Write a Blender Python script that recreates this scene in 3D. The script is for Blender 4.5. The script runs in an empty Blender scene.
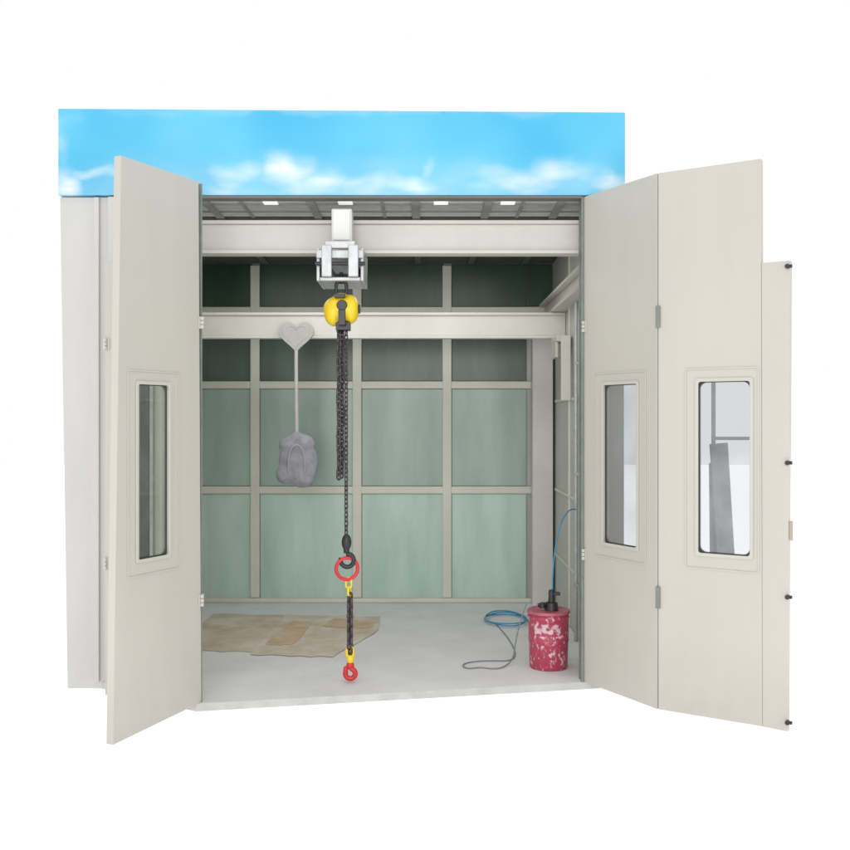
import bpy, bmesh, math, random
from mathutils import Vector, Matrix
random.seed(4)
S = bpy.context.scene
COL = S.collection
S.view_settings.view_transform = 'Standard'
S.view_settings.look = 'None'
S.view_settings.exposure = 0

# ---------------------------------------------------------------- materials
def mat(name, col, rough=0.5, var=0.04, scale=3.0, bump=0.0, bscale=40, metal=0.0, streak=False, emis=0.0, grime=0.0, col2=None, stretch=None):
    m = bpy.data.materials.new(name); m.use_nodes = True
    nt = m.node_tree; N = nt.nodes; L = nt.links
    b = N['Principled BSDF']
    b.inputs['Roughness'].default_value = rough
    b.inputs['Metallic'].default_value = metal
    tc = N.new('ShaderNodeTexCoord'); mp = N.new('ShaderNodeMapping')
    L.new(tc.outputs['Object'], mp.inputs[0])
    if streak: mp.inputs['Scale'].default_value = (2, 2, 0.5)
    if stretch: mp.inputs['Scale'].default_value = stretch
    no = N.new('ShaderNodeTexNoise'); no.inputs['Scale'].default_value = scale
    no.inputs['Detail'].default_value = 7; no.inputs['Roughness'].default_value = 0.6
    L.new(mp.outputs[0], no.inputs['Vector'])
    cr = N.new('ShaderNodeValToRGB')
    cr.color_ramp.elements[0].position = 0.3; cr.color_ramp.elements[1].position = 0.7
    lo = [max(0, c*(1-var)) for c in col]; hi = [min(1, c*(1+var)) for c in (col2 or col)]
    cr.color_ramp.elements[0].color = (*lo, 1); cr.color_ramp.elements[1].color = (*hi, 1)
    L.new(no.outputs['Fac'], cr.inputs['Fac'])
    last = cr.outputs[0]
    if grime > 0:      # dust gathered near the bottom
        sx = N.new('ShaderNodeSeparateXYZ'); L.new(tc.outputs['Object'], sx.inputs[0])
        mr = N.new('ShaderNodeMapRange'); mr.inputs['From Min'].default_value = .45; mr.inputs['From Max'].default_value = 0
        mr.inputs['To Max'].default_value = grime; L.new(sx.outputs['Z'], mr.inputs['Value'])
        g2 = N.new('ShaderNodeTexNoise'); g2.inputs['Scale'].default_value = 9; g2.inputs['Detail'].default_value = 6
        L.new(tc.outputs['Object'], g2.inputs['Vector'])
        mu = N.new('ShaderNodeMath'); mu.operation = 'MULTIPLY'; L.new(mr.outputs[0], mu.inputs[0]); L.new(g2.outputs['Fac'], mu.inputs[1])
        mx = N.new('ShaderNodeMix'); mx.data_type = 'RGBA'; L.new(mu.outputs[0], mx.inputs['Factor']); L.new(last, mx.inputs[6])
        mx.inputs[7].default_value = (.30, .28, .24, 1); last = mx.outputs[2]
    L.new(last, b.inputs['Base Color'])
    if bump > 0:
        n2 = N.new('ShaderNodeTexNoise'); n2.inputs['Scale'].default_value = bscale
        n2.inputs['Detail'].default_value = 5
        L.new(tc.outputs['Object'], n2.inputs['Vector'])
        bp = N.new('ShaderNodeBump'); bp.inputs['Strength'].default_value = bump
        bp.inputs['Distance'].default_value = 0.004
        L.new(n2.outputs['Fac'], bp.inputs['Height']); L.new(bp.outputs[0], b.inputs['Normal'])
    if emis > 0:
        b.inputs['Emission Color'].default_value = (1, 1, 1, 1)
        b.inputs['Emission Strength'].default_value = emis
    return m

M_door = mat('door_paint', (0.530, 0.508, 0.458), 0.38, 0.035, 1.2, 0.04, 70, streak=True, grime=.35)
M_door2 = mat('trim_paint', (0.545, 0.525, 0.475), 0.35, 0.03, 4)
M_wall = mat('wall_paint', (0.565, 0.56, 0.545), 0.4, 0.04, 2, 0.04, 60, streak=True, grime=.2)
M_edge = mat('door_edge_seal', (0.20, 0.22, 0.20), 0.6, 0.2, 9)
M_beam = mat('beam_paint', (0.59, 0.575, 0.535), 0.4, 0.06, 3, 0.05, 50)
M_beamb = mat('beam_paint_bright', (0.66, 0.64, 0.60), 0.4, 0.06, 3, 0.05, 50)
M_frame = mat('frame_paint', (0.66, 0.66, 0.575), 0.4, 0.06, 3)
M_int = mat('interior_wall', (0.50, 0.51, 0.465), 0.45, 0.08, 2, 0.05, 40)
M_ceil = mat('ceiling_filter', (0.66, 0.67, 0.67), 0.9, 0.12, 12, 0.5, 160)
M_ceild = mat('ceiling_filter_shade', (0.09, 0.095, 0.09), 0.9, 0.2, 6, 0.5, 160)  # same filter painted dark for the shade on the rear ceiling
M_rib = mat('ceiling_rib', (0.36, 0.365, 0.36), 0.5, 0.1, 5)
M_ribd = mat('ceiling_rib_dark', (0.13, 0.135, 0.13), 0.5, 0.1, 5)  # dark rib colour; on the rear ceiling it paints in the shade
M_lamp = mat('lamp_lit', (0.8, 0.8, 0.8), 0.4, 0.01, 3, emis=0.55)
M_conc = mat('concrete', (0.77, 0.765, 0.765), 0.75, 0.08, 2.2, 0.35, 60)
M_conce = mat('concrete_edge', (0.50, 0.50, 0.49), 0.8, 0.10, 9, 0.35, 60)  # same concrete with shade painted in, tones down the fully lit slab side
M_ground = mat('white_ground_glow', (0.5, 0.5, 0.5), 0.9, 0.01, 1, emis=0.75)  # mid-grey base with added glow, stays near white where shaded
M_yel = mat('yellow_enamel', (0.85, 0.62, 0.02), 0.3, 0.08, 12)
M_blk = mat('black_metal', (0.025, 0.025, 0.03), 0.4, 0.3, 20)
M_chain = mat('dark_chain', (0.08, 0.065, 0.075), 0.4, 0.4, 30, metal=0.4)
M_red = mat('red_enamel', (0.62, 0.03, 0.035), 0.35, 0.12, 15)
M_steel = mat('zinc_steel', (0.46, 0.47, 0.48), 0.35, 0.15, 20, metal=0.3)
M_white = mat('white_plastic', (0.74, 0.74, 0.73), 0.4, 0.03, 8)
M_gry = mat('grey_cloth', (0.30, 0.305, 0.35), 0.85, 0.12, 14, 0.3, 60, col2=(.36, .36, .40))
M_gry2 = mat('grey_plaque', (0.47, 0.465, 0.45), 0.6, 0.08, 14)
M_gry3 = mat('plaque_rim', (0.52, 0.515, 0.50), 0.6, 0.08, 14)
M_strap = mat('pale_strap', (0.40, 0.40, 0.44), 0.7, 0.10, 14)
M_cord = mat('pale_cord', (0.56, 0.55, 0.52), 0.7, 0.05, 10)
M_card = mat('kraft_paper', (0.50, 0.385, 0.26), 0.85, 0.05, 3.5, 0.5, 14, col2=(.70, .64, .55))
M_card2 = mat('kraft_paper_pale', (0.55, 0.43, 0.30), 0.85, 0.05, 3.5, 0.5, 14, col2=(.74, .70, .63))
M_card3 = mat('kraft_paper_orange', (0.58, 0.40, 0.23), 0.85, 0.05, 5, 0.5, 14, col2=(.66, .54, .40))
M_hose = mat('blue_hose', (0.06, 0.33, 0.58), 0.4, 0.1, 10)
M_hoseg = mat('grey_hose', (0.20, 0.25, 0.29), 0.45, 0.1, 10)
M_board = mat('grey_board', (0.30, 0.31, 0.33), 0.5, 0.15, 8)
M_gask = mat('black_gasket', (0.05, 0.05, 0.05), 0.6, 0.1, 10)
M_lid = mat('lid_paint', (.46, .12, .15), .4, .25, 20)

def glass(name, tint, refl=0.10):
    m = bpy.data.materials.new(name); m.use_nodes = True
    nt = m.node_tree; N = nt.nodes; L = nt.links; N.clear()
    o = N.new('ShaderNodeOutputMaterial'); mx = N.new('ShaderNodeMixShader')
    t = N.new('ShaderNodeBsdfTransparent'); g = N.new('ShaderNodeBsdfGlossy')
    t.inputs[0].default_value = (*tint, 1); g.inputs['Roughness'].default_value = 0.05
    g.inputs[0].default_value = (.87, .9, .88, 1)
    tc = N.new('ShaderNodeTexCoord'); n = N.new('ShaderNodeTexNoise'); n.inputs['Scale'].default_value = 5; n.inputs['Detail'].default_value = 4
    L.new(tc.outputs['Object'], n.inputs['Vector'])
    mr = N.new('ShaderNodeMapRange'); mr.inputs['To Min'].default_value = refl*.5; mr.inputs['To Max'].default_value = refl*1.5
    mr.inputs['From Min'].default_value = .3; mr.inputs['From Max'].default_value = .7
    L.new(n.outputs['Fac'], mr.inputs['Value']); L.new(mr.outputs[0], mx.inputs[0])
    L.new(t.outputs[0], mx.inputs[1]); L.new(g.outputs[0], mx.inputs[2]); L.new(mx.outputs[0], o.inputs[0])
    return m
M_glass = glass('window_glass', (0.82, 0.83, 0.845), 0.12)
M_glassg = glass('window_glass_green', (0.84, 0.88, 0.84), 0.25)

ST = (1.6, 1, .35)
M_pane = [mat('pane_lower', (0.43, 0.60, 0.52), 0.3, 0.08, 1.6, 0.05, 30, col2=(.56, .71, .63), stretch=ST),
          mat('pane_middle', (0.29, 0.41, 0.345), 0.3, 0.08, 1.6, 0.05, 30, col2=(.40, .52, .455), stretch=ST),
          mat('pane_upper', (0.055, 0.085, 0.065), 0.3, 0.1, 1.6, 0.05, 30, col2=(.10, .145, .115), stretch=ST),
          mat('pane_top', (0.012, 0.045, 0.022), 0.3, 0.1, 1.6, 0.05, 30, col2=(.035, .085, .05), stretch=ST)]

def header_mat():
    m = bpy.data.materials.new('sky_print'); m.use_nodes = True
    nt = m.node_tree; N = nt.nodes; L = nt.links
    b = N['Principled BSDF']; b.inputs['Roughness'].default_value = 0.35
    tc = N.new('ShaderNodeTexCoord')
    wn = N.new('ShaderNodeTexNoise'); wn.inputs['Scale'].default_value = 3.2; wn.inputs['Detail'].default_value = 2.5
    L.new(tc.outputs['Object'], wn.inputs['Vector'])
    sb = N.new('ShaderNodeVectorMath'); sb.operation = 'SUBTRACT'; sb.inputs[1].default_value = (.5, .5, .5)
    L.new(wn.outputs['Color'], sb.inputs[0])
    sc = N.new('ShaderNodeVectorMath'); sc.operation = 'MULTIPLY'; sc.inputs[1].default_value = (.42, 0, .22)
    L.new(sb.outputs[0], sc.inputs[0])
    ad = N.new('ShaderNodeVectorMath'); ad.operation = 'ADD'
    L.new(tc.outputs['Object'], ad.inputs[0]); L.new(sc.outputs[0], ad.inputs[1])
    blobs = [(-2.19,3.03,.13,.11,1),(-1.97,3.10,.22,.04,.7),(-1.62,3.0,.2,.04,.4),(-1.17,3.08,.16,.08,.7),(-1.28,3.0,.22,.05,.5),
             (-.84,3.11,.17,.10,1.0),(-.68,3.04,.24,.08,.8),(-.40,3.03,.25,.07,.75),(-.07,3.05,.18,.06,.8),(.03,3.15,.06,.05,.45),
             (.60,3.06,.28,.09,.8),(.80,3.10,.18,.09,.75),(1.1,3.06,.16,.07,.8),(.35,3.0,.2,.05,.4),(-2.2,3.3,.05,.12,.35),(-.3,3.50,1.4,.035,.25),
             (-.4,3.0,2.2,.16,.28)]
    prev = None
    for (x, z, rx, rz, a) in blobs:
        mp = N.new('ShaderNodeVectorMath'); mp.operation = 'SUBTRACT'; mp.inputs[1].default_value = (x, 0, z)
        L.new(ad.outputs[0], mp.inputs[0])
        ml = N.new('ShaderNodeVectorMath'); ml.operation = 'MULTIPLY'; ml.inputs[1].default_value = (1/rx, 0, 1/rz)
        L.new(mp.outputs[0], ml.inputs[0])
        ln = N.new('ShaderNodeVectorMath'); ln.operation = 'LENGTH'; L.new(ml.outputs[0], ln.inputs[0])
        mr = N.new('ShaderNodeMapRange'); mr.interpolation_type = 'SMOOTHSTEP'
        mr.inputs['From Min'].default_value = 1.7; mr.inputs['From Max'].default_value = 0.0
        mr.inputs['To Min'].default_value = 0; mr.inputs['To Max'].default_value = a
        L.new(ln.outputs['Value'], mr.inputs['Value'])
        if prev is None: prev = mr.outputs[0]
        else:
            mm = N.new('ShaderNodeMath'); mm.operation = 'MAXIMUM'
            L.new(prev, mm.inputs[0]); L.new(mr.outputs[0], mm.inputs[1]); prev = mm.outputs[0]
    ms = N.new('ShaderNodeMapping'); ms.inputs['Rotation'].default_value = (0, math.radians(-25), 0); ms.inputs['Scale'].default_value = (1, 1, 3)
    L.new(tc.outputs['Object'], ms.inputs[0])
    n2 = N.new('ShaderNodeTexNoise'); n2.inputs['Scale'].default_value = 3.5; n2.inputs['Detail'].default_value = 3
    L.new(ms.outputs[0], n2.inputs['Vector'])
    r2 = N.new('ShaderNodeMapRange'); r2.inputs['From Min'].default_value = .3; r2.inputs['From Max'].default_value = .65
    r2.inputs['To Min'].default_value = .45; L.new(n2.outputs['Fac'], r2.inputs['Value'])
    mu = N.new('ShaderNodeMath'); mu.operation = 'MULTIPLY'; L.new(prev, mu.inputs[0]); L.new(r2.outputs[0], mu.inputs[1])
    n3 = N.new('ShaderNodeTexNoise'); n3.inputs['Scale'].default_value = 1.1; n3.inputs['Detail'].default_value = 2
    L.new(tc.outputs['Object'], n3.inputs['Vector'])
    c0 = N.new('ShaderNodeValToRGB')
    c0.color_ramp.elements[0].position = .35; c0.color_ramp.elements[0].color = (.045, .42, .70, 1)
    c0.color_ramp.elements[1].position = .68; c0.color_ramp.elements[1].color = (.12, .53, .76, 1)
    L.new(n3.outputs['Fac'], c0.inputs['Fac'])
    mix = N.new('ShaderNodeMix'); mix.data_type = 'RGBA'
    L.new(mu.outputs[0], mix.inputs['Factor']); L.new(c0.outputs[0], mix.inputs[6]); mix.inputs[7].default_value = (.78, .83, .86, 1)
    L.new(mix.outputs[2], b.inputs['Base Color'])
    return m
M_sky = header_mat()

def bucket_mat():
    """crimson tin with a worn, unreadable white print on its front"""
    m = bpy.data.materials.new('bucket_paint'); m.use_nodes = True
    nt = m.node_tree; N = nt.nodes; L = nt.links
    b = N['Principled BSDF']; b.inputs['Roughness'].default_value = 0.38
    tc = N.new('ShaderNodeTexCoord')
    sx = N.new('ShaderNodeSeparateXYZ'); L.new(tc.outputs['Object'], sx.inputs[0])
    mp = N.new('ShaderNodeMapping'); mp.inputs['Scale'].default_value = (1.3, 1.3, .9); L.new(tc.outputs['Object'], mp.inputs[0])
    n = N.new('ShaderNodeTexNoise'); n.inputs['Scale'].default_value = 34; n.inputs['Detail'].default_value = 2; n.inputs['Distortion'].default_value = .5
    L.new(mp.outputs[0], n.inputs['Vector'])
    def band(axis, c0, wd, amp):
        a = N.new('ShaderNodeMath'); a.operation = 'SUBTRACT'; a.inputs[1].default_value = c0; L.new(sx.outputs[axis], a.inputs[0])
        c = N.new('ShaderNodeMath'); c.operation = 'ABSOLUTE'; L.new(a.outputs[0], c.inputs[0])
        r = N.new('ShaderNodeMapRange'); r.interpolation_type = 'SMOOTHSTEP'
        r.inputs['From Min'].default_value = wd; r.inputs['From Max'].default_value = wd*.7; r.inputs['To Max'].default_value = amp
        L.new(c.outputs[0], r.inputs['Value']); return r.outputs[0]
    acc = n.outputs['Fac']
    for (x0, xw, z0, wd, amp) in ((.775, .095, .268, .036, .15), (.79, .10, .212, .010, .15), (.83, .07, .09, .035, .09)):
        mu = N.new('ShaderNodeMath'); mu.operation = 'MULTIPLY'
        L.new(band('Z', z0, wd, amp), mu.inputs[0]); L.new(band('X', x0, xw, 1), mu.inputs[1])
        ad = N.new('ShaderNodeMath'); ad.operation = 'ADD'; L.new(acc, ad.inputs[0]); L.new(mu.outputs[0], ad.inputs[1]); acc = ad.outputs[0]
    r = N.new('ShaderNodeValToRGB'); r.color_ramp.elements[0].position = .58; r.color_ramp.elements[1].position = .70
    r.color_ramp.elements[0].color = (.45, .055, .10, 1); r.color_ramp.elements[1].color = (.72, .52, .56, 1)
    L.new(acc, r.inputs['Fac']); L.new(r.outputs[0], b.inputs['Base Color'])
    return m
M_bucket = bucket_mat()

# ---------------------------------------------------------------- helpers
def link_obj(name, me, m=None, parent=None, bev=0.0, smooth=False):
    o = bpy.data.objects.new(name, me); COL.objects.link(o)
    if m is not None: me.materials.append(m)
    if parent is not None: o.parent = parent
    if bev > 0:
        b = o.modifiers.new('b', 'BEVEL'); b.width = bev; b.segments = 2; b.limit_method = 'ANGLE'; b.angle_limit = math.radians(40)
    if smooth:
        for p in me.polygons: p.use_smooth = True
    return o

def top(o, label, cat, group=None):
    o["label"] = label; o["category"] = cat
    if group: o["group"] = group
    return o

def empty(name, loc=(0, 0, 0)):
    o = bpy.data.objects.new(name, None); o.location = loc; COL.objects.link(o); o.empty_display_size = .1
    return o

def bm_box(bm, x0, x1, y0, y1, z0, z1):
    vs = [bm.verts.new(p) for p in ((x0,y0,z0),(x1,y0,z0),(x1,y1,z0),(x0,y1,z0),(x0,y0,z1),(x1,y0,z1),(x1,y1,z1),(x0,y1,z1))]
    for f in ((0,3,2,1),(4,5,6,7),(0,1,5,4),(1,2,6,5),(2,3,7,6),(3,0,4,7)):
        bm.faces.new([vs[i] for i in f])

def boxes(name, lst, m, parent=None, bev=0.003):
    bm = bmesh.new()
    for b in lst: bm_box(bm, *b)
    bmesh.ops.recalc_face_normals(bm, faces=bm.faces[:])
    me = bpy.data.meshes.new(name); bm.to_mesh(me); bm.free()
    return link_obj(name, me, m, parent, bev)

def shape(name, outer, holes, v0, v1, m, parent=None, bev=0.003):
    """outline in (x,z), holes cut out, extruded along y"""
    b2 = bmesh.new(); edges = []
    for loop in [outer] + list(holes):
        vs = [b2.verts.new((p[0], v0, p[1])) for p in loop]
        for i in range(len(vs)): edges.append(b2.edges.new((vs[i], vs[(i+1) % len(vs)])))
    bmesh.ops.triangle_fill(b2, use_beauty=True, use_dissolve=True, edges=edges)
    e = bmesh.ops.extrude_face_region(b2, geom=[f for f in b2.faces])
    vv = [g for g in e['geom'] if isinstance(g, bmesh.types.BMVert)]
    bmesh.ops.translate(b2, verts=vv, vec=(0, v1 - v0, 0))
    bmesh.ops.recalc_face_normals(b2, faces=b2.faces[:])
    me = bpy.data.meshes.new(name); b2.to_mesh(me); b2.free()
    return link_obj(name, me, m, parent, bev)

def rrect(u0, u1, z0, z1, r, n=5):
    pts = []
    for (cx, cz, a0) in ((u1-r, z1-r, 0), (u0+r, z1-r, 90), (u0+r, z0+r, 180), (u1-r, z0+r, 270)):
        for i in range(n+1):
            a = math.radians(a0 + 90*i/n); pts.append((cx+r*math.cos(a), cz+r*math.sin(a)))
    return pts

def bm_cyl(bm, p0, p1, r0, r1=None, seg=20):
    if r1 is None: r1 = r0
    p0 = Vector(p0); p1 = Vector(p1); d = p1-p0
    q = d.to_track_quat('Z', 'Y').to_matrix().to_4x4()
    mt = Matrix.Translation((p0+p1)/2) @ q
    bmesh.ops.create_cone(bm, cap_ends=True, segments=seg, radius1=r0, radius2=r1, depth=d.length, matrix=mt)

def bm_torus(bm, c, R, r, mtx=None, n=28, k=10, a0=0, a1=360, ext=0.0):
    full = (a1-a0) >= 360
    rings = []
    cnt = n if full else n+1
    for i in range(cnt):
        a = math.radians(a0 + (a1-a0)*i/n)
        ce = Vector((math.cos(a)*R, 0, math.sin(a)*R + (ext if math.sin(a) > 1e-6 else -ext)))
        rad = Vector((math.cos(a), 0, math.sin(a)))
        ring = []
        for j in range(k):
            b = 2*math.pi*j/k
            p = ce + rad*(r*math.cos(b)) + Vector((0, r*math.sin(b), 0))
            if mtx: p = mtx @ p
            ring.append(bm.verts.new(p+Vector(c)))
        rings.append(ring)
    m = cnt if full else cnt-1
    for i in range(m):
        A = rings[i]; B = rings[(i+1) % cnt]
        for j in range(k):
            bm.faces.new((A[j], A[(j+1) % k], B[(j+1) % k], B[j]))
    if not full:
        bm.faces.new(rings[0][::-1]); bm.faces.new(rings[-1])

def fin(bm, name, m, parent=None, smooth=False, bev=0):
    bmesh.ops.recalc_face_normals(bm, faces=bm.faces[:])
    me = bpy.data.meshes.new(name); bm.to_mesh(me); bm.free()
    return link_obj(name, me, m, parent, bev, smooth)

def chain(name, x, y, z0, z1, m, parent, R=0.011, r=0.004, ext=0.008, wob=0.0):
    bm = bmesh.new(); pitch = 2*(R+ext) - 2*r + 0.002
    n = int((z1-z0)/pitch)+1
    for i in range(n):
        z = z1 - (i+.5)*pitch
        ang = math.radians(45 + 90*(i % 2) + random.uniform(-8, 8))
        bm_torus(bm, (x + wob*math.sin(i*.7), y, z), R, r, Matrix.Rotation(ang, 3, 'Z'), n=14, k=6, ext=ext)
    return fin(bm, name, m, parent, True)

def tube(name, pts, r, m, parent=None):
    cu = bpy.data.curves.new(name+'_c', 'CURVE'); cu.dimensions = '3D'; cu.bevel_depth = r; cu.bevel_resolution = 3
    sp = cu.splines.new('NURBS'); sp.points.add(len(pts)-1)
    for i, p in enumerate(pts): sp.points[i].co = (*p, 1)
    sp.use_endpoint_u = True; sp.order_u = 4; sp.resolution_u = 8
    o = bpy.data.objects.new('tmpc', cu); COL.objects.link(o)
    me = bpy.data.meshes.new_from_object(o.evaluated_get(bpy.context.evaluated_depsgraph_get()))
    bpy.data.objects.remove(o); me.materials.clear()
    me.name = name
    return link_obj(name, me, m, parent, 0, True)

# ---------------------------------------------------------------- ground / floor
bm = bmesh.new(); bm_box(bm, -30, 30, -30, 30, -0.10, -0.045)
g = fin(bm, 'ground', M_ground); g["kind"] = "structure"
bm = bmesh.new()
fp = [(-1.98, 0.0), (-1.29, -0.475), (0.965, -0.02), (1.12, 0.02), (1.12, 2.6), (-2.1, 2.6), (-2.1, 0.02)]
vs = [bm.verts.new((x, y, 0)) for x, y in fp]; f = bm.faces.new(vs)
e = bmesh.ops.extrude_face_region(bm, geom=[f])
bmesh.ops.translate(bm, verts=[v for v in e['geom'] if isinstance(v, bmesh.types.BMVert)], vec=(0, 0, -0.044))
bm.normal_update()
for f in bm.faces:
    if abs(f.normal.z) < .5: f.material_index = 1
fl = fin(bm, 'floor', M_conc); fl.data.materials.append(M_conce); fl["kind"] = "structure"

# ---------------------------------------------------------------- booth shell
booth = top(empty('spray_booth'), "pale grey spray booth with blue sky header and open folding doors", "spray booth")
shape('front_wall', [(-2.190, -.044), (-1.66, -.044), (-1.66, 2.965), (-2.235, 2.965)], [], 0.0, 0.07, M_wall, booth, .004)
boxes('wall_rib', [(-2.02, -1.99, -.022, -.001, 0, 2.96), (-1.93, -1.70, -.035, -.001, -.03, 2.96)], M_wall, booth, .003)
shape('front_wall', [(.968, -.01), (1.219, -.01), (1.219, 2.965), (.966, 2.965)], [], 0.0, 0.07, M_wall, booth, .004)
boxes('door_jamb', [(.955, .966, -.02, .08, 0, 2.965)], M_edge, booth, .001)
shape('header_panel', [(-2.235, 2.97), (1.219, 2.97), (1.219, 3.474), (-2.235, 3.497)], [], -.03, .06, M_sky, booth, .003)
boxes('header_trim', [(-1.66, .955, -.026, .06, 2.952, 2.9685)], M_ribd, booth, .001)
boxes('side_wall', [(-2.19, -2.102, .072, 2.70, -.04, 3.02)], M_int, booth)
boxes('side_wall', [(1.122, 1.215, .072, 2.70, -.04, 3.02)], M_int, booth)
boxes('wall_seam', [(1.108, 1.1215, .1, 2.38, z, z+.02) for z in (.45, 1.0, 1.75)] + [(1.106, 1.1215, y, y+.03, 0.02, 2.96) for y in (.75, 1.55)], M_frame, booth, .002)
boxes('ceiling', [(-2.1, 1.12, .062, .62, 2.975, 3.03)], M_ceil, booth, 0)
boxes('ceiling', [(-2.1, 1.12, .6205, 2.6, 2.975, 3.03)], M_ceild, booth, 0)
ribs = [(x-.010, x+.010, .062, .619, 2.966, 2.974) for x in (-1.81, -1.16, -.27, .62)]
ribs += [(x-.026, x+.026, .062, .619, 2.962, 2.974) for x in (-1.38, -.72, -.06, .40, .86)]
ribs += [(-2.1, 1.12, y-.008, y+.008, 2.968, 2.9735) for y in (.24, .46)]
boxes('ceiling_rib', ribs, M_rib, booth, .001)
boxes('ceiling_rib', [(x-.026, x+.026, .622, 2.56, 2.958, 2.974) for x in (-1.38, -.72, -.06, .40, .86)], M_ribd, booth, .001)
for i, x in enumerate((-.97, -.50, .10, .52)):
    boxes('ceiling_lamp', [(x-.045, x+.045, .12, .19, 2.958, 2.9675)], M_lamp, booth, .003)
boxes('roof', [(-2.19, 1.2, .07, 2.7, 3.04, 3.10)], M_wall, booth)
boxes('back_wall', [(-2.19, 1.215, 2.64, 2.70, -.04, 3.03)], M_int, booth, 0)
xs = [-2.1, -1.491, -.596, .193, .92]
zs = [0.0, .986, 1.907, 2.56, 2.975]
boxes('back_wall_post', [(x-.040, x+.040, 2.585, 2.638, .042, 2.955) for x in xs[1:4]], M_frame, booth, .006)
boxes('back_wall_rail', [(-2.09, 1.1, 2.592, 2.638, z-.033, z+.033) for z in zs[1:4]] + [(-2.09, 1.1, 2.57, 2.638, .002, .04)], M_frame, booth, .006)
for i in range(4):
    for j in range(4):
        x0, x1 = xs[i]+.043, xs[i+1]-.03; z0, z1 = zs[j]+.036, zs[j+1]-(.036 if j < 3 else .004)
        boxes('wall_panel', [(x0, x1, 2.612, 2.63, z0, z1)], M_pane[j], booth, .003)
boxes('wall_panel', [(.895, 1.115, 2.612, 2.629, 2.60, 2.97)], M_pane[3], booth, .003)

# ---------------------------------------------------------------- doors
def leaf(name, p0, p1, outline, win, side, label=None, emb=(.085, .075), gl=None):
    d = Vector((p1[0]-p0[0], p1[1]-p0[1])); w = d.length; a = math.atan2(d.y, d.x)
    holes = []
    if win:
        u0, u1, z0, z1 = win; holes = [rrect(u0, u1, z0, z1, .015)]
    t = .045
    o = shape(name, outline, holes, 0, t if side > 0 else -t, M_door, booth, .004)
    o.matrix_world = Matrix.Translation((p0[0], p0[1], 0)) @ Matrix.Rotation(a, 4, 'Z')
    if label: o["label"] = label
    s = -1 if side > 0 else 1
    if win:
        shape('window_frame', rrect(u0-.015, u1+.015, z0-.015, z1+.015, .016), [rrect(u0+.004, u1-.004, z0+.004, z1-.004, .014)], s*.001, s*.008, M_door2, o, .003)
        ea, eb = emb
        shape('panel_emboss', rrect(u0-ea, u1+eb, z0-.085, z1+.07, .01), [rrect(u0-ea+.008, u1+eb-.008, z0-.077, z1+.062, .008)], s*.0008, s*.005, M_door2, o, .001)
        shape('window_gasket', rrect(u0+.001, u1-.001, z0+.001, z1-.001, .015), [rrect(u0+.008, u1-.008, z0+.008, z1-.008, .035)], -s*.012, -s*.022, M_gask, o, .001)
        shape('window_glass', rrect(u0+.002, u1-.002, z0+.002, z1-.002, .015), [], -s*.023, -s*.027, gl or M_glass, o, 0)
    return o, s, w

def hinge(parent, u, z, s, m=M_door2, h=.07):
    bm = bmesh.new()
    for k in range(3):
        bm_cyl(bm, (u, s*.010, z-h/2+k*h/3+.002), (u, s*.010, z-h/2+(k+1)*h/3-.002), .010, seg=14)
    y0, y1 = sorted((s*.0012, s*.004)); bm_box(bm, u-.025, u+.025, y0, y1, z-h/2, z+h/2)
    return fin(bm, 'hinge', m, parent, False, .001)

A0 = (-1.272, -.46); A1 = (-1.554, -1.04)
lw = .645
o, s, w = leaf('door', A0, A1, [(-.012, .0), (lw+.035, -.036), (lw-.02, 2.945), (0.012, 2.945)], (.262, .505, .87, 1.79), -1,
               "pale grey folding door leaf with dark edge seal and window", gl=M_glassg)
boxes('edge_seal', [(-.022, -.013, -.045, -.001, .0, 2.94)], M_edge, o, .001)
for z in (.58, 2.15): hinge(o, -.006, z, s)
o, s, w = leaf('door', (-1.897, -.19), (-1.30, -.44), [(0, -.03), (.62, -.01), (.62, 2.535), (0.0, 2.535)], None, 1,
               "lower grey door leaf folded back against the wall")
for z in (.75, 2.05): hinge(o, .012, z, s)
boxes('dark_gap_strip', [(.262, .325, -.012, -.001, .0, 2.53)], M_gask, o, .002)  # added dark strip, stands in for the edge gap seen through the window
boxes('edge_trim', [(.338, .36, -.016, -.001, .0, 2.53)], M_steel, o, .002)
B0 = (.968, -.005); B1 = (1.283, -.58)
wB = (Vector(B1)-Vector(B0)).length
o, s, w = leaf('door', B0, B1, [(0, .0), (wB, .0), (wB, 2.965), (0, 2.965)], (.191, .494, .87, 1.81), 1,
               "narrow grey folding door leaf hinged on the jamb with window")
for z in (.78, 2.17): hinge(o, .012, z, s)
C0 = (1.290, -.582); C1 = (1.759, -.885)
wC = (Vector(C1)-Vector(C0)).length
o, s, w = leaf('door', C0, C1, [(0, .0), (wC+.002, .0), (wC-.006, 2.965), (0, 2.965)], (.220, .500, .88, 1.81), 1,
               "wide grey folding door leaf with window and dark latches", emb=(.07, .045))
for z in (.62, 2.17):
    boxes('latch', [(-.012, .012, -.014, -.001, z-.06, z+.06)], M_edge, o, .002)
boxes('edge_seal', [(-.0085, -.002, .002, .04, .005, 2.96)], M_edge, o, .001)
shape('side_strip', [(wC+.0028, .0), (wC+.128, -.004), (wC+.14, 2.42), (wC-.0028, 2.42)], [], .0005, .0455, M_door, o, .0012)
for z in (.045, .69, 1.38, 2.39):
    bm = bmesh.new(); bm_cyl(bm, (wC+.130, .003, z), (wC+.130, -.020, z), .012); bm_cyl(bm, (wC+.138, -.006, z), (wC+.152, -.006, z), .009)
    fin(bm, 'door_bolt', M_blk, o, False, .001)
boxes('pull_handle', [(wC+.136, wC+.152, .0, .018, .98, 1.08)], mat('handle_tan', (.42, .36, .29), .5), o, .003)

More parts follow.
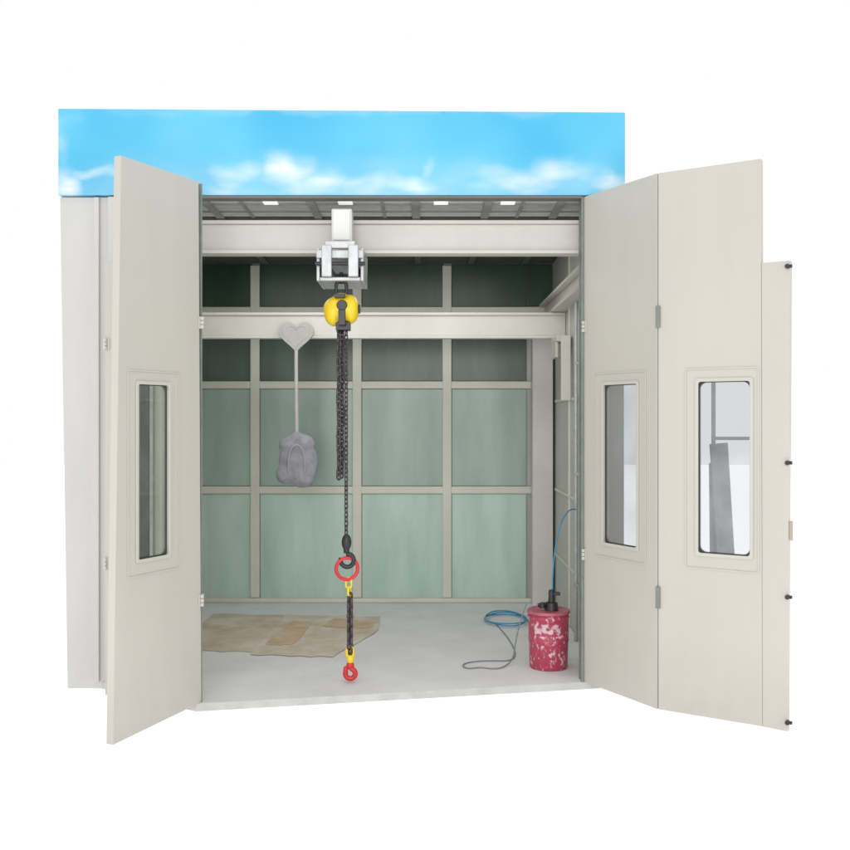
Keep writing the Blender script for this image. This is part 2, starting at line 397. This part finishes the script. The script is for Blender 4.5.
# ---------------------------------------------------------------- steel beams
def ibeam(name, x0, x1, yc, z0, z1, w=.12, m=M_beam):
    return boxes(name, [(x0, x1, yc-w/2, yc+w/2, z1-.022, z1), (x0, x1, yc-w/2, yc+w/2, z0, z0+.022), (x0, x1, yc-.03, yc+.03, z0+.0225, z1-.0225)], m, None, .003)
b1 = ibeam('crane_beam', -2.10, 1.12, .20, 2.644, 2.853); top(b1, "pale painted steel I-beam carrying the hoist trolley", "steel beam", "overhead beams")
b2 = ibeam('crane_beam', -2.10, 1.12, 1.84, 2.25, 2.456, .09, M_beamb); top(b2, "pale painted steel I-beam near the back wall", "steel beam", "overhead beams")
rb = boxes('runway_beam', [(1.0, 1.12, .27, 2.58, 2.59, 2.61), (1.0, 1.12, .27, 2.58, 2.46, 2.48), (1.05, 1.07, .27, 2.58, 2.4805, 2.5895)], M_beam, None, .003)
top(rb, "painted runway beam bracketed along the side wall", "steel beam")
col = boxes('steel_column', [(.925, 1.10, 2.42, 2.568, .001, 2.45)], M_beamb, None, .004)
top(col, "pale grey square steel column in the corner", "column")
br = empty('wall_bracket', (1.1, 1.5, 2.0)); top(br, "pale steel bracket plate under the beam end", "bracket")
def loc_parent(o, p):
    o.parent = p; o.matrix_parent_inverse = Matrix.Translation(-Vector(p.location)); return o
loc_parent(boxes('bracket_plate', [(1.03, 1.10, 1.40, 1.44, 1.75, 2.24)], M_beamb, None, .003), br)
loc_parent(boxes('bracket_arm', [(1.0, 1.105, 1.45, 1.77, 2.20, 2.245), (1.0, 1.02, 1.50, 1.75, 2.08, 2.199)], M_beam, None, .003), br)
bm = bmesh.new(); bm_cyl(bm, (1.09, 1.08, .0), (1.09, 1.08, 2.45), .014)
for z in (.4, 1.2, 2.0): bm_box(bm, 1.075, 1.12, 1.055, 1.105, z, z+.02)
top(fin(bm, 'wall_conduit', M_steel, None, False), "slim vertical steel pipe clipped to the side wall", "pipe")

# ---------------------------------------------------------------- hoist
HX, HY = -.50, -.03
hoist = top(empty('chain_hoist', (HX, HY, 2.2)), "yellow and black electric chain hoist hanging from beam trolley", "hoist")
def H(o): return loc_parent(o, hoist)
H(boxes('trolley_motor', [(-.573, -.448, .0, .13, 2.69, 2.895)], M_white, None, .008))
H(boxes('trolley_motor_cap', [(-.563, -.458, -.012, -.001, 2.70, 2.885)], M_white, None, .004))
tf = [(-.655, -.37, -.10, -.085, 2.575, 2.625), (-.655, -.37, .30, .315, 2.54, 2.64),
      (-.655, -.635, -.084, .299, 2.44, 2.64), (-.39, -.37, -.084, .299, 2.44, 2.64),
      (-.634, -.391, -.09, .29, 2.44, 2.462), (-.62, -.56, -.13, -.101, 2.46, 2.65), (-.46, -.40, -.13, -.101, 2.46, 2.65),
      (-.60, -.42, -.12, -.086, 2.632, 2.675)]
H(boxes('trolley_frame', tf, M_steel, None, .004))
bm = bmesh.new()
for x in (-.60, -.43): bm_cyl(bm, (x, -.06, 2.52), (x, .28, 2.52), .032, seg=20)
bm_cyl(bm, (-.66, -.115, 2.54), (-.36, -.115, 2.54), .012, seg=16)
H(fin(bm, 'trolley_roller', M_blk, None, False, .002))
bm = bmesh.new()
bm_torus(bm, (HX-.01, HY, 2.40), .032, .011, None, 24, 8, ext=.015)
bm_cyl(bm, (HX-.01, HY, 2.43), (HX-.01, HY, 2.50), .012)
H(fin(bm, 'top_hook', M_blk, None, True))
def blob(bm, c, rx, ry, rz, sub=3):
    r = bmesh.ops.create_icosphere(bm, subdivisions=sub, radius=1)
    bmesh.ops.scale(bm, verts=r['verts'], vec=(rx, ry, rz)); bmesh.ops.translate(bm, verts=r['verts'], vec=c)
bm = bmesh.new()
blob(bm, (HX-.012, HY, 2.275), .108, .085, .085, 4); blob(bm, (HX-.055, HY, 2.255), .060, .08, .085); blob(bm, (HX+.045, HY, 2.275), .055, .08, .090)
bm_cyl(bm, (HX-.012, HY+.02, 2.32), (HX-.012, HY+.02, 2.372), .06, .04, seg=28)
o = fin(bm, 'hoist_body', M_yel, None, True)
rm = o.modifiers.new('r', 'REMESH'); rm.mode = 'VOXEL'; rm.voxel_size = .006; rm.use_smooth_shade = True
sm = o.modifiers.new('s', 'SMOOTH'); sm.iterations = 5
H(o)
bm = bmesh.new()
bm_cyl(bm, (HX+.0, HY-.07, 2.29), (HX+.0, HY-.096, 2.29), .034, .030, seg=24)
bm_box(bm, HX-.020, HX+.022, HY-.093, HY-.05, 2.17, 2.262)
bm_box(bm, HX-.040, HX+.045, HY-.045, HY+.045, 2.145, 2.195)
bm_box(bm, HX-.045, HX+.02, HY-.085, HY-.04, 2.335, 2.360)
H(fin(bm, 'hoist_fitting', M_blk, None, False, .003))
bm = bmesh.new(); bm_cyl(bm, (HX+.092, HY-.01, 2.275), (HX+.106, HY-.01, 2.275), .028, seg=20)
H(fin(bm, 'hoist_cap', M_blk, None, False, .003))
H(chain('load_chain', HX+.02, HY, .86, 2.17, M_chain, None, R=.010, r=.0045, ext=.007))
H(chain('slack_chain', HX-.024, HY, 1.25, 2.16, M_chain, None, R=.013, r=.0065, ext=.006, wob=.002))
H(chain('slack_chain', HX-.008, HY+.022, 1.26, 2.16, M_chain, None, R=.012, r=.006, ext=.006, wob=.002))
bm = bmesh.new()
blob(bm, (HX+.022, HY, .855), .030, .027, .052, 3)
bm_cyl(bm, (HX+.022, HY, .79), (HX+.022, HY, .83), .018)
bm_torus(bm, (HX+.026, HY, .745), .040, .014, None, 24, 8, a0=-200, a1=100)
H(fin(bm, 'load_hook', M_blk, None, True))

SX = HX+.025
sling = top(empty('chain_sling', (SX, HY, .4)), "chain sling with red ring, yellow fittings and red hook", "chain sling")
def G(o): return loc_parent(o, sling)
bm = bmesh.new(); bm_torus(bm, (SX, HY-.004, .695), .066, .011, Matrix.Rotation(math.radians(12), 3, 'Z'), 36, 10)
G(fin(bm, 'sling_ring', M_red, None, True))
bm = bmesh.new()
bm_torus(bm, (SX+.010, HY, .607), .017, .007, None, 18, 8, ext=.014); bm_torus(bm, (SX+.014, HY, .555), .017, .007, Matrix.Rotation(1.2, 3, 'Z'), 18, 8, ext=.012)
G(fin(bm, 'connecting_link', M_yel, None, True))
G(chain('sling_chain', SX+.018, HY, .20, .54, M_chain, None, R=.016, r=.008, ext=.006))
bm = bmesh.new()
bm_torus(bm, (SX+.018, HY, .185), .020, .009, None, 18, 8, ext=.010); blob(bm, (SX+.020, HY, .142), .022, .018, .03, 3)
G(fin(bm, 'hook_shackle', M_yel, None, True))
bm = bmesh.new()
blob(bm, (SX+.020, HY, .105), .024, .018, .028, 3)
bm_torus(bm, (SX+.020, HY, .055), .030, .016, None, 24, 10, a0=-215, a1=95)
blob(bm, (SX-.008, HY, .08), .015, .015, .022, 3)
G(fin(bm, 'sling_hook', M_red, None, True))

# ---------------------------------------------------------------- heart plaque and grey bag
def heart(w, cz, cx, n=60):
    pts = []
    for i in range(n):
        t = 2*math.pi*i/n
        x = 16*math.sin(t)**3; z = 13*math.cos(t)-5*math.cos(2*t)-2*math.cos(3*t)-math.cos(4*t)
        pts.append((cx+x*w/32, cz+z*w/32))
    return pts
HYB = 1.765
hp = top(empty('heart_plaque', (-1.02, HYB, 2.25)), "grey heart-shaped plaque hung against the beam", "ornament")
loc_parent(shape('plaque_body', heart(.275, 2.27, -1.02), [], HYB-.012, HYB+.012, M_gry2, None, .006), hp)
loc_parent(shape('plaque_relief', heart(.20, 2.275, -1.02), [heart(.18, 2.275, -1.02)], HYB-.015, HYB-.0125, M_gry3, None, .001), hp)
bg = top(empty('hanging_bag', (-1.01, HYB, 1.3)), "soft grey cloth bag hanging on a pale cord", "bag")
loc_parent(tube('bag_cord', [(-1.02, HYB-.002, 2.15), (-1.022, HYB-.002, 1.95), (-1.018, HYB, 1.7), (-1.015, HYB, 1.48)], .015, M_cord), bg)
bm = bmesh.new()
for (x, z, rx, rz) in ((0, 0, .15, .18), (-.075, .11, .075, .075), (.055, .12, .085, .08), (-.09, -.12, .085, .085), (.04, -.145, .10, .085), (.09, -.03, .075, .15), (.0, .17, .07, .05)):
    blob(bm, (-1.01+x, HYB, 1.29+z), rx, .05, rz, 3)
o = fin(bm, 'bag_body', M_gry, None, True)
rm = o.modifiers.new('r', 'REMESH'); rm.mode = 'VOXEL'; rm.voxel_size = .012; rm.use_smooth_shade = True
sm = o.modifiers.new('s', 'SMOOTH'); sm.iterations = 8
tx = bpy.data.textures.new('lump', 'CLOUDS'); tx.noise_scale = .09
dm = o.modifiers.new('d', 'DISPLACE'); dm.texture = tx; dm.strength = .012
loc_parent(o, bg)
loc_parent(tube('bag_strap', [(-1.075, HYB-.045, 1.17), (-1.08, HYB-.056, 1.30), (-1.05, HYB-.056, 1.40), (-1.0, HYB-.056, 1.41), (-.955, HYB-.056, 1.37), (-.94, HYB-.054, 1.25), (-.95, HYB-.045, 1.18)], .007, M_strap), bg)

# ---------------------------------------------------------------- paint bucket with pump
BX, BY = .80, .35
bk = top(empty('paint_bucket', (BX, BY, 0)), "red paint bucket with worn white printing and pump on lid", "bucket")
def revolve(name, prof, m, n=48):
    bm = bmesh.new(); rings = []
    for (r, z) in prof:
        rings.append([bm.verts.new((BX+r*math.cos(2*math.pi*i/n), BY+r*math.sin(2*math.pi*i/n), z)) for i in range(n)])
    for a, b in zip(rings, rings[1:]):
        for i in range(n): bm.faces.new((a[i], a[(i+1) % n], b[(i+1) % n], b[i]))
    bm.faces.new(rings[0][::-1]); bm.faces.new(rings[-1])
    return loc_parent(fin(bm, name, m, None, True), bk)
revolve('bucket_body', [(.118, .001), (.122, .01), (.127, .17), (.1275, .172), (.1315, .178), (.1285, .186), (.130, .32), (.136, .325), (.136, .333), (.130, .338), (.130, .352)], M_bucket)
revolve('bucket_lid', [(.137, .353), (.139, .358), (.139, .370), (.133, .374), (.12, .368), (.02, .368)], M_lid)
bm = bmesh.new()
bm_cyl(bm, (BX+.02, BY, .37), (BX+.02, BY, .42), .045, .038, 24); bm_cyl(bm, (BX+.02, BY, .42), (BX+.02, BY, .50), .022, .018, 16)
bm_cyl(bm, (BX-.04, BY-.01, .385), (BX-.04, BY-.01, .42), .02, .016, 16)
bm_box(bm, BX+.0, BX+.075, BY-.015, BY+.015, .465, .485)
bm_cyl(bm, (BX-.07, BY, .40), (BX+.0, BY, .41), .012, .012, 12)
loc_parent(fin(bm, 'bucket_pump', M_blk, None, False, .002), bk)

# hoses
pts = [(1.10, 1.1, .95), (1.03, .95, .98), (.93, .7, .93), (.86, .50, .75), (.83, .42, .55), (.83, .36, .44)]
top(tube('air_hose', pts, .005, M_hose), "thin blue air hose running from wall to bucket", "hose")
pts = [(.92, .7, .01), (.95, 1.2, .01)]
for i in range(26):
    a = i*.62; r = 1 + .10*math.sin(i*1.7)
    pts.append((.64+.17*r*math.cos(a), 1.78+.26*r*math.sin(a), .010+.0012*i))
top(tube('air_hose', pts, .0055, M_hose), "blue air hose coiled on the concrete floor", "hose")
pts = [(.66, .38, .40), (.61, .42, .25), (.59, .46, .08), (.57, .42, .008), (.46, .24, .006), (.36, .34, .006), (.27, .26, .006), (.23, .38, .006), (.30, .47, .006), (.45, .50, .006), (.58, .46, .006), (.64, .75, .006), (.60, 1.3, .006), (.55, 1.7, .006)]
top(tube('air_hose', pts, .0042, M_hoseg), "thin grey hose looped on the floor beside the bucket", "hose")

def sheet(name, pts, z, m, lab):
    bm = bmesh.new(); out = []
    n = len(pts)
    for i in range(n):
        a = Vector(pts[i]); b = Vector(pts[(i+1) % n]); k = 8
        for j in range(k):
            p = a.lerp(b, j/k) + Vector((random.uniform(-.010, .010), random.uniform(-.022, .022)))
            out.append(bm.verts.new((p.x, p.y, z+random.uniform(0, .001))))
    bm.faces.new(out)
    e = bmesh.ops.extrude_face_region(bm, geom=bm.faces[:]); bmesh.ops.translate(bm, verts=[v for v in e['geom'] if isinstance(v, bmesh.types.BMVert)], vec=(0, 0, -.001))
    return top(fin(bm, name, m), lab, "paper sheet", "paper sheets on the floor")
sheet('paper_sheet', [(-1.75, .80), (-1.18, .74), (-1.10, 1.55), (-1.15, 2.02), (-1.75, 2.08)], .003, M_card, "brown kraft paper sheet spread on concrete floor")
sheet('paper_sheet', [(-1.20, .66), (-.62, .60), (-.36, 1.40), (-.36, 1.95), (-1.12, 2.02)], .006, M_card2, "pale tan paper sheet spread on concrete floor")
sheet('paper_sheet', [(-1.14, .95), (-.94, .93), (-.88, 1.72), (-1.05, 1.77)], .009, M_card3, "small orange-brown cardboard piece lying on paper")
sheet('paper_sheet', [(-.80, 1.55), (-.43, 1.50), (-.38, 1.74), (-.74, 1.84)], .009, M_card3, "small orange-brown cardboard piece lying on paper")

def board(x0, z1, tilt, y, wdt):
    o = boxes('leaning_board', [(-wdt/2, wdt/2, -.012, .012, 0, z1)], M_board, None, .003)
    o.location = (x0, y, -.042); o.rotation_euler = (math.radians(5), math.radians(tilt), 0)
    return top(o, "grey metal board standing on end behind the door leaf", "board", "boards behind the door")
board(1.80, 1.52, -5, -.30, .10); board(1.72, 1.40, -2, -.22, .06)
bm = bmesh.new(); bm_box(bm, 1.715, 1.735, -.15, -.13, -.044, 2.3); bm_box(bm, 1.736, 1.95, -.15, -.13, 1.48, 1.50); bm_box(bm, 1.60, 1.86, -.26, -.02, -.044, -.02)
top(fin(bm, 'post_stand', M_board), "thin grey metal stand behind the door leaf", "stand")

# ---------------------------------------------------------------- light, world, camera
w = bpy.data.worlds.new('World'); S.world = w; w.use_nodes = True
bgn = w.node_tree.nodes['Background']; bgn.inputs[0].default_value = (1, 1, 1, 1); bgn.inputs[1].default_value = 1.0
def area(name, loc, tgt, sx, sy, e, c=(1, 1, 1)):
    la = bpy.data.lights.new(name, 'AREA'); la.shape = 'RECTANGLE'; la.size = sx; la.size_y = sy; la.energy = e; la.color = c
    lo = bpy.data.objects.new(name, la); COL.objects.link(lo); lo.location = loc
    lo.rotation_euler = (Vector(tgt)-Vector(loc)).to_track_quat('-Z', 'Y').to_euler()
area('front_fill', (-.8, -8.5, 2.6), (0, 1, 1.0), 4, 3, 190, (1, .99, .97))  # added soft light behind the camera, aimed to brighten the interior
# added fill that brightens the interior, kept unseen behind the front beam
area('interior_fill', (-.5, 1.15, 2.93), (-.5, 1.15, 0), 2.4, .8, 17, (1, .995, .97))

cd = bpy.data.cameras.new('camera'); cam = bpy.data.objects.new('camera', cd); COL.objects.link(cam)
cam.location = (0, -6, 1.6); cam.rotation_euler = (math.radians(90), 0, 0)
cd.sensor_width = 36; cd.lens = 36*980/850; cd.shift_y = -5/850; cd.clip_end = 200
S.camera = cam
